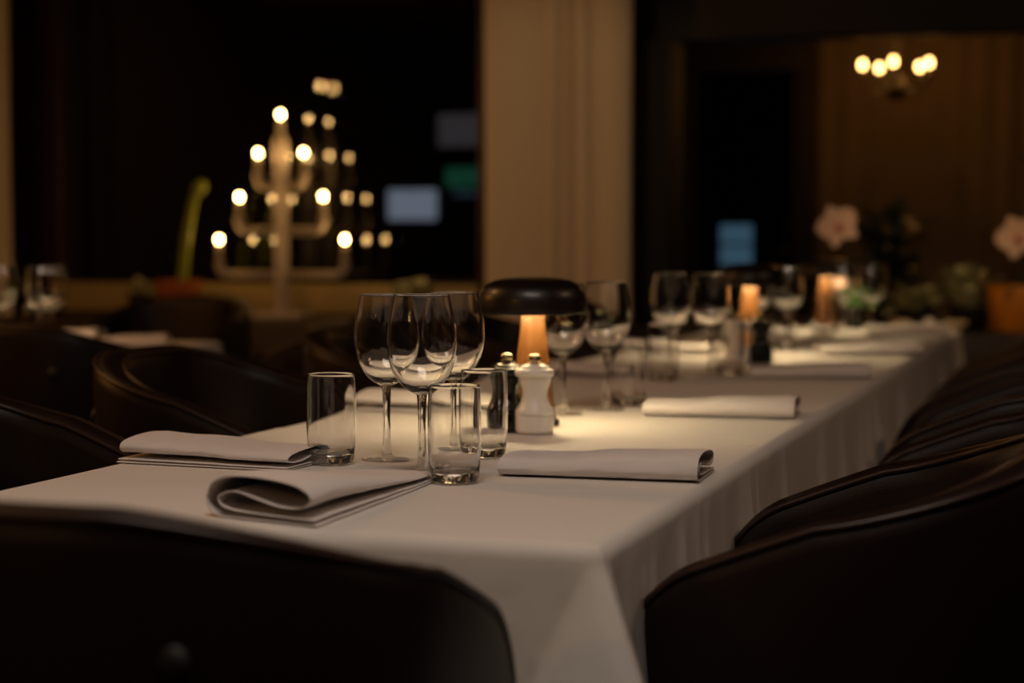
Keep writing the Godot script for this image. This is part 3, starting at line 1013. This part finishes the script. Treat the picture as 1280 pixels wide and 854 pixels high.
func orchid_flower(t: Node3D, p: Vector3, facing: Vector3, size: float, roll: float) -> void:
	var b := Basis.looking_at(-facing.normalized(), Vector3.UP)
	var c := Node3D.new()
	c.name = "flower"
	t.add_child(c, true)
	c.position = p
	c.basis = b * Basis(Vector3.BACK, roll)
	for k in 5:
		var st := SurfaceTool.new()
		st.begin(Mesh.PRIMITIVE_TRIANGLES)
		var a := PI / 2 + TAU * k / 5
		var d := Vector3(cos(a), sin(a), 0.12)
		var w := 1.0 if k in [1, 4] else 0.62
		var rows := []
		var side := Vector3(-sin(a), cos(a), 0)
		for i in 8:
			var s := i / 7.0
			var ww: float = size * w * 0.5 * pow(sin(PI * clampf(s * 0.95 + 0.05, 0, 1)), 0.75)
			var cc := d * size * s * 0.95 + Vector3(0, 0, -0.06 * size * s * s)
			rows.append(PackedVector3Array([cc - side * ww + Vector3(0, 0, 0.12 * ww), cc - side * ww * 0.5, cc, cc + side * ww * 0.5, cc + side * ww + Vector3(0, 0, 0.12 * ww)]))
		sheet(rows, false, false, st)
		obj("petal", done(st), M.petal, c)
	obj("lip", ball(size * 0.16, 1.2, 12), mat(Color(0.8, 0.45, 0.4), 0.5), c, Vector3(0, -size * 0.1, size * 0.12))

func make_window_plants() -> void:
	var y := 0.7255
	# amaryllis stalk in a terracotta pot
	var a := thing("potted_amaryllis", "terracotta pot with a tall leaning green amaryllis stalk, left of the candelabra", "potted plant", Vector3(-3.71, y, -6.74))
	pot(a, 0.075, 0.098, 0.155, M.terracotta)
	obj("stalk", done(tube(arc(Vector3(0.02, 0.13, 0), Vector3(0.03, 0.36, 0), Vector3(0.085, 0.52, 0), 12), [0.021, 0.021, 0.021, 0.02, 0.02, 0.02, 0.02, 0.019, 0.019, 0.018, 0.018, 0.018, 0.017], 12)), M.stalk, a)
	obj("bud", done(tube(arc(Vector3(0.083, 0.512, 0), Vector3(0.10, 0.545, 0), Vector3(0.128, 0.565, 0.0), 8), [0.017, 0.022, 0.026, 0.028, 0.029, 0.028, 0.025, 0.018, 0.006], 12)), M.stalk, a)
	# small leafy plants
	bushy("potted_plant", "small pale leafy plant left of the terracotta pot on the ledge", Vector3(-3.92, y, -6.8), 0.06, 0.10, 26, 0.075, M.grey_green, 3, "")
	bushy("potted_plant", "low succulent with pale green leaves, right of the candelabra on the ledge", Vector3(-2.66, y, -6.74), 0.08, 0.085, 26, 0.12, M.grey_green, 5, "")
	# orchids
	var o := thing("potted_orchid", "white orchid in bloom at the far end of the table, green leaf lit below", "potted plant", Vector3(-0.82, 0.7505, -6.115))
	pot(o, 0.036, 0.046, 0.075, M.iron)
	obj("stem", done(tube(arc(Vector3(0, 0.06, 0), Vector3(0.0, 0.30, 0), Vector3(-0.04, 0.355, 0.03), 14), 0.004, 8)), M.dark_green, o)
	var st := SurfaceTool.new()
	for q in [[0.75, 0.9, 0.05, 0.12, 0.10], [0.25, 1.0, 0.35, 0.11, 0.09], [0.9, 0.5, 0.3, 0.10, 0.08], [-0.5, 0.8, 0.3, 0.09, 0.06]]:
		st = SurfaceTool.new()
		st.begin(Mesh.PRIMITIVE_TRIANGLES)
		leaf(st, Vector3(0, 0.06, 0), Vector3(q[0], q[1], q[2]), q[3], q[4], 0.35)
		obj("leaf", done(st), M.green, o)
	orchid_flower(o, Vector3(-0.045, 0.347, 0.04), Vector3(0.25, 0.05, 1), 0.079, 0.45)
	orchid_flower(o, Vector3(-0.035, 0.155, 0.06), Vector3(0.25, 0.3, 1), 0.035, 0.6)
	var p := thing("potted_orchid", "orchid in a round light wooden pot at the right frame edge", "potted plant", Vector3(-0.30, 0.7255, -6.62))
	pot(p, 0.098, 0.118, 0.165, M.pot_wood)
	obj("stem", done(tube(arc(Vector3(0, 0.14, 0), Vector3(0.05, 0.42, 0), Vector3(-0.01, 0.36, 0.05), 14), 0.005, 8)), M.dark_green, p)
	for k in 5:
		st = SurfaceTool.new()
		st.begin(Mesh.PRIMITIVE_TRIANGLES)
		var an := 0.6 + k * 1.2
		leaf(st, Vector3(0, 0.14, 0), Vector3(cos(an), 0.7, sin(an)), 0.17, 0.07, 0.6)
		obj("leaf", done(st), M.dark_green, p)
	orchid_flower(p, Vector3(-0.005, 0.335, 0.06), Vector3(0.0, 0.0, 1), 0.085, 0.4)
	bushy("potted_plant", "tall dark leafy plant behind the wooden pot at the right frame edge", Vector3(-0.16, y, -6.86), 0.08, 0.12, 60, 0.22, M.dark_green, 21, "", 0.42)
	bushy("potted_plant", "broad dark leafy plant behind the white orchid flower", Vector3(-0.78, y, -6.86), 0.08, 0.10, 60, 0.2, M.dark_green, 22, "", 0.30)
	# pale clumps in front of them
	bushy("potted_plant", "pale grey-green leafy plant directly left of the wooden pot", Vector3(-0.475, y, -6.66), 0.07, 0.09, 60, 0.12, M.grey_green, 31, "pale leafy plants on the right ledge", 0.12)
	bushy("potted_plant", "pale grey-green leafy plant in the middle of the right ledge", Vector3(-0.655, y, -6.64), 0.06, 0.075, 56, 0.11, M.grey_green, 32, "pale leafy plants on the right ledge", 0.07)
	# small crockery at the back of the ledge before the plants
	var cream := mat(Color(0.80, 0.72, 0.58), 0.5)
	single("bowl", lathe_mesh([Vector2(0, 0.001), Vector2(0.022, 0.001), Vector2(0.036, 0.028), Vector2(0.038, 0.04), Vector2(0.035, 0.04), Vector2(0.03, 0.02), Vector2(0, 0.008)], 28), cream, "small cream bowl left of the little white pot on the ledge", "bowl", Vector3(-0.70, y, -6.50))
	single("small_jar", lathe_mesh([Vector2(0, 0.001), Vector2(0.018, 0.001), Vector2(0.021, 0.01), Vector2(0.019, 0.038), Vector2(0.014, 0.048), Vector2(0, 0.05)], 24), M.white_mill, "little white pot between the two cream bowls on the ledge", "jar", Vector3(-0.60, y, -6.50))
	single("bowl", lathe_mesh([Vector2(0, 0.001), Vector2(0.024, 0.001), Vector2(0.042, 0.028), Vector2(0.044, 0.04), Vector2(0.041, 0.04), Vector2(0.034, 0.02), Vector2(0, 0.008)], 28), cream, "small cream bowl right of the little white pot on the ledge", "bowl", Vector3(-0.51, y, -6.50))

func bushy(called: String, label: String, p: Vector3, pr: float, ph: float, n: int, size: float, m: Material, sd: int, group := "", tall := 0.06) -> void:
	var t := thing(called, label, "potted plant", p, 0.0, group)
	pot(t, pr * 0.8, pr, ph, M.iron)
	var rng := RandomNumberGenerator.new()
	rng.seed = sd
	for k in n:
		var st := SurfaceTool.new()
		st.begin(Mesh.PRIMITIVE_TRIANGLES)
		var a := rng.randf() * TAU
		var up := rng.randf_range(0.15, 1.5)
		var root := Vector3(cos(a) * pr * 0.5, ph - 0.02 + rng.randf() * tall, sin(a) * pr * 0.5)
		leaf(st, root, Vector3(cos(a), up, sin(a)), size * rng.randf_range(0.6, 1.05), size * rng.randf_range(0.3, 0.5), rng.randf_range(0.1, 0.5))
		obj("leaf", done(st), m, t)
	if tall > 0.1:
		obj("stem", done(tube([Vector3(0, ph - 0.03, 0), Vector3(0.005, ph + tall, 0)], [0.008, 0.004], 8)), m, t)

# ------------------------------------------------------------------ the table at the left
func make_left_table() -> void:
	var y := 0.7505
	table(-3.2, -2.5, -4.78, -4.15, "dark table under the left tablecloth")
	single("tablecloth", cloth_mesh(-3.204, -2.496, -4.785, -4.145, 0.7495, 0.24, 22, 0.15), M.linen, "white tablecloth on the left table behind the dark chair backs", "tablecloth")
	var w: Node3D = get_node("wine_glass")
	var g := "wine glasses on the left table"
	copy(w, "blurred wine glass at the left table, right one of the pair", Vector3(-2.835, y, -4.42), 0.0, g)
	copy(w, "blurred wine glass at the left table, left one of the pair", Vector3(-2.80, y, -4.31), 0.0, g)
	copy(w, "wine glass cut by the left frame edge beside the curtain", Vector3(-2.96, y, -4.36), 0.0, g)
	var u: Node3D = get_node("tumbler")
	copy(u, "blurred water tumbler at the left table before the wine glasses", Vector3(-2.76, y, -4.22), 0.0, "tumblers on the left table")
	var n: Node3D = get_node("napkin")
	copy(n, "folded napkin on the left table's near edge, rounded end to the right", Vector3(-2.64, y, -4.47), deg_to_rad(22), "napkins on the left table")
	copy(n, "folded napkin on the left table's far side behind the dark chair", Vector3(-2.98, y, -4.68), deg_to_rad(14), "napkins on the left table")
	# unseen chandelier behind the camera, placed for glints on the glasses
	chandelier(Vector3(-2.4, 1.9, 1.3), 6, 0.22, 0.2, "unseen six-bulb chandelier, out of view behind the camera, giving glints to the glasses", M.bulb, 0.03, 0.02, 2.82)
	var p := thing("unseen_pendant_lamp", "unseen globe pendant, out of view near the left wall, mirrored in the dark window", "pendant lamp", Vector3(-5.05, 2.08, -2.85))  # unseen pendant, placed for its window reflection and warm chair rims
	obj("cord", done(tube([Vector3(0, 0.05, 0), Vector3(0, 0.74, 0)], 0.004)), M.iron, p)
	obj("holder", lathe_mesh([Vector2(0, 0.025), Vector2(0.018, 0.025), Vector2(0.018, 0.055), Vector2(0.01, 0.07), Vector2(0, 0.07)], 20), M.brass, p)
	bulb_light(p, Vector3.ZERO, 0.017, M.bulb, 1.1)
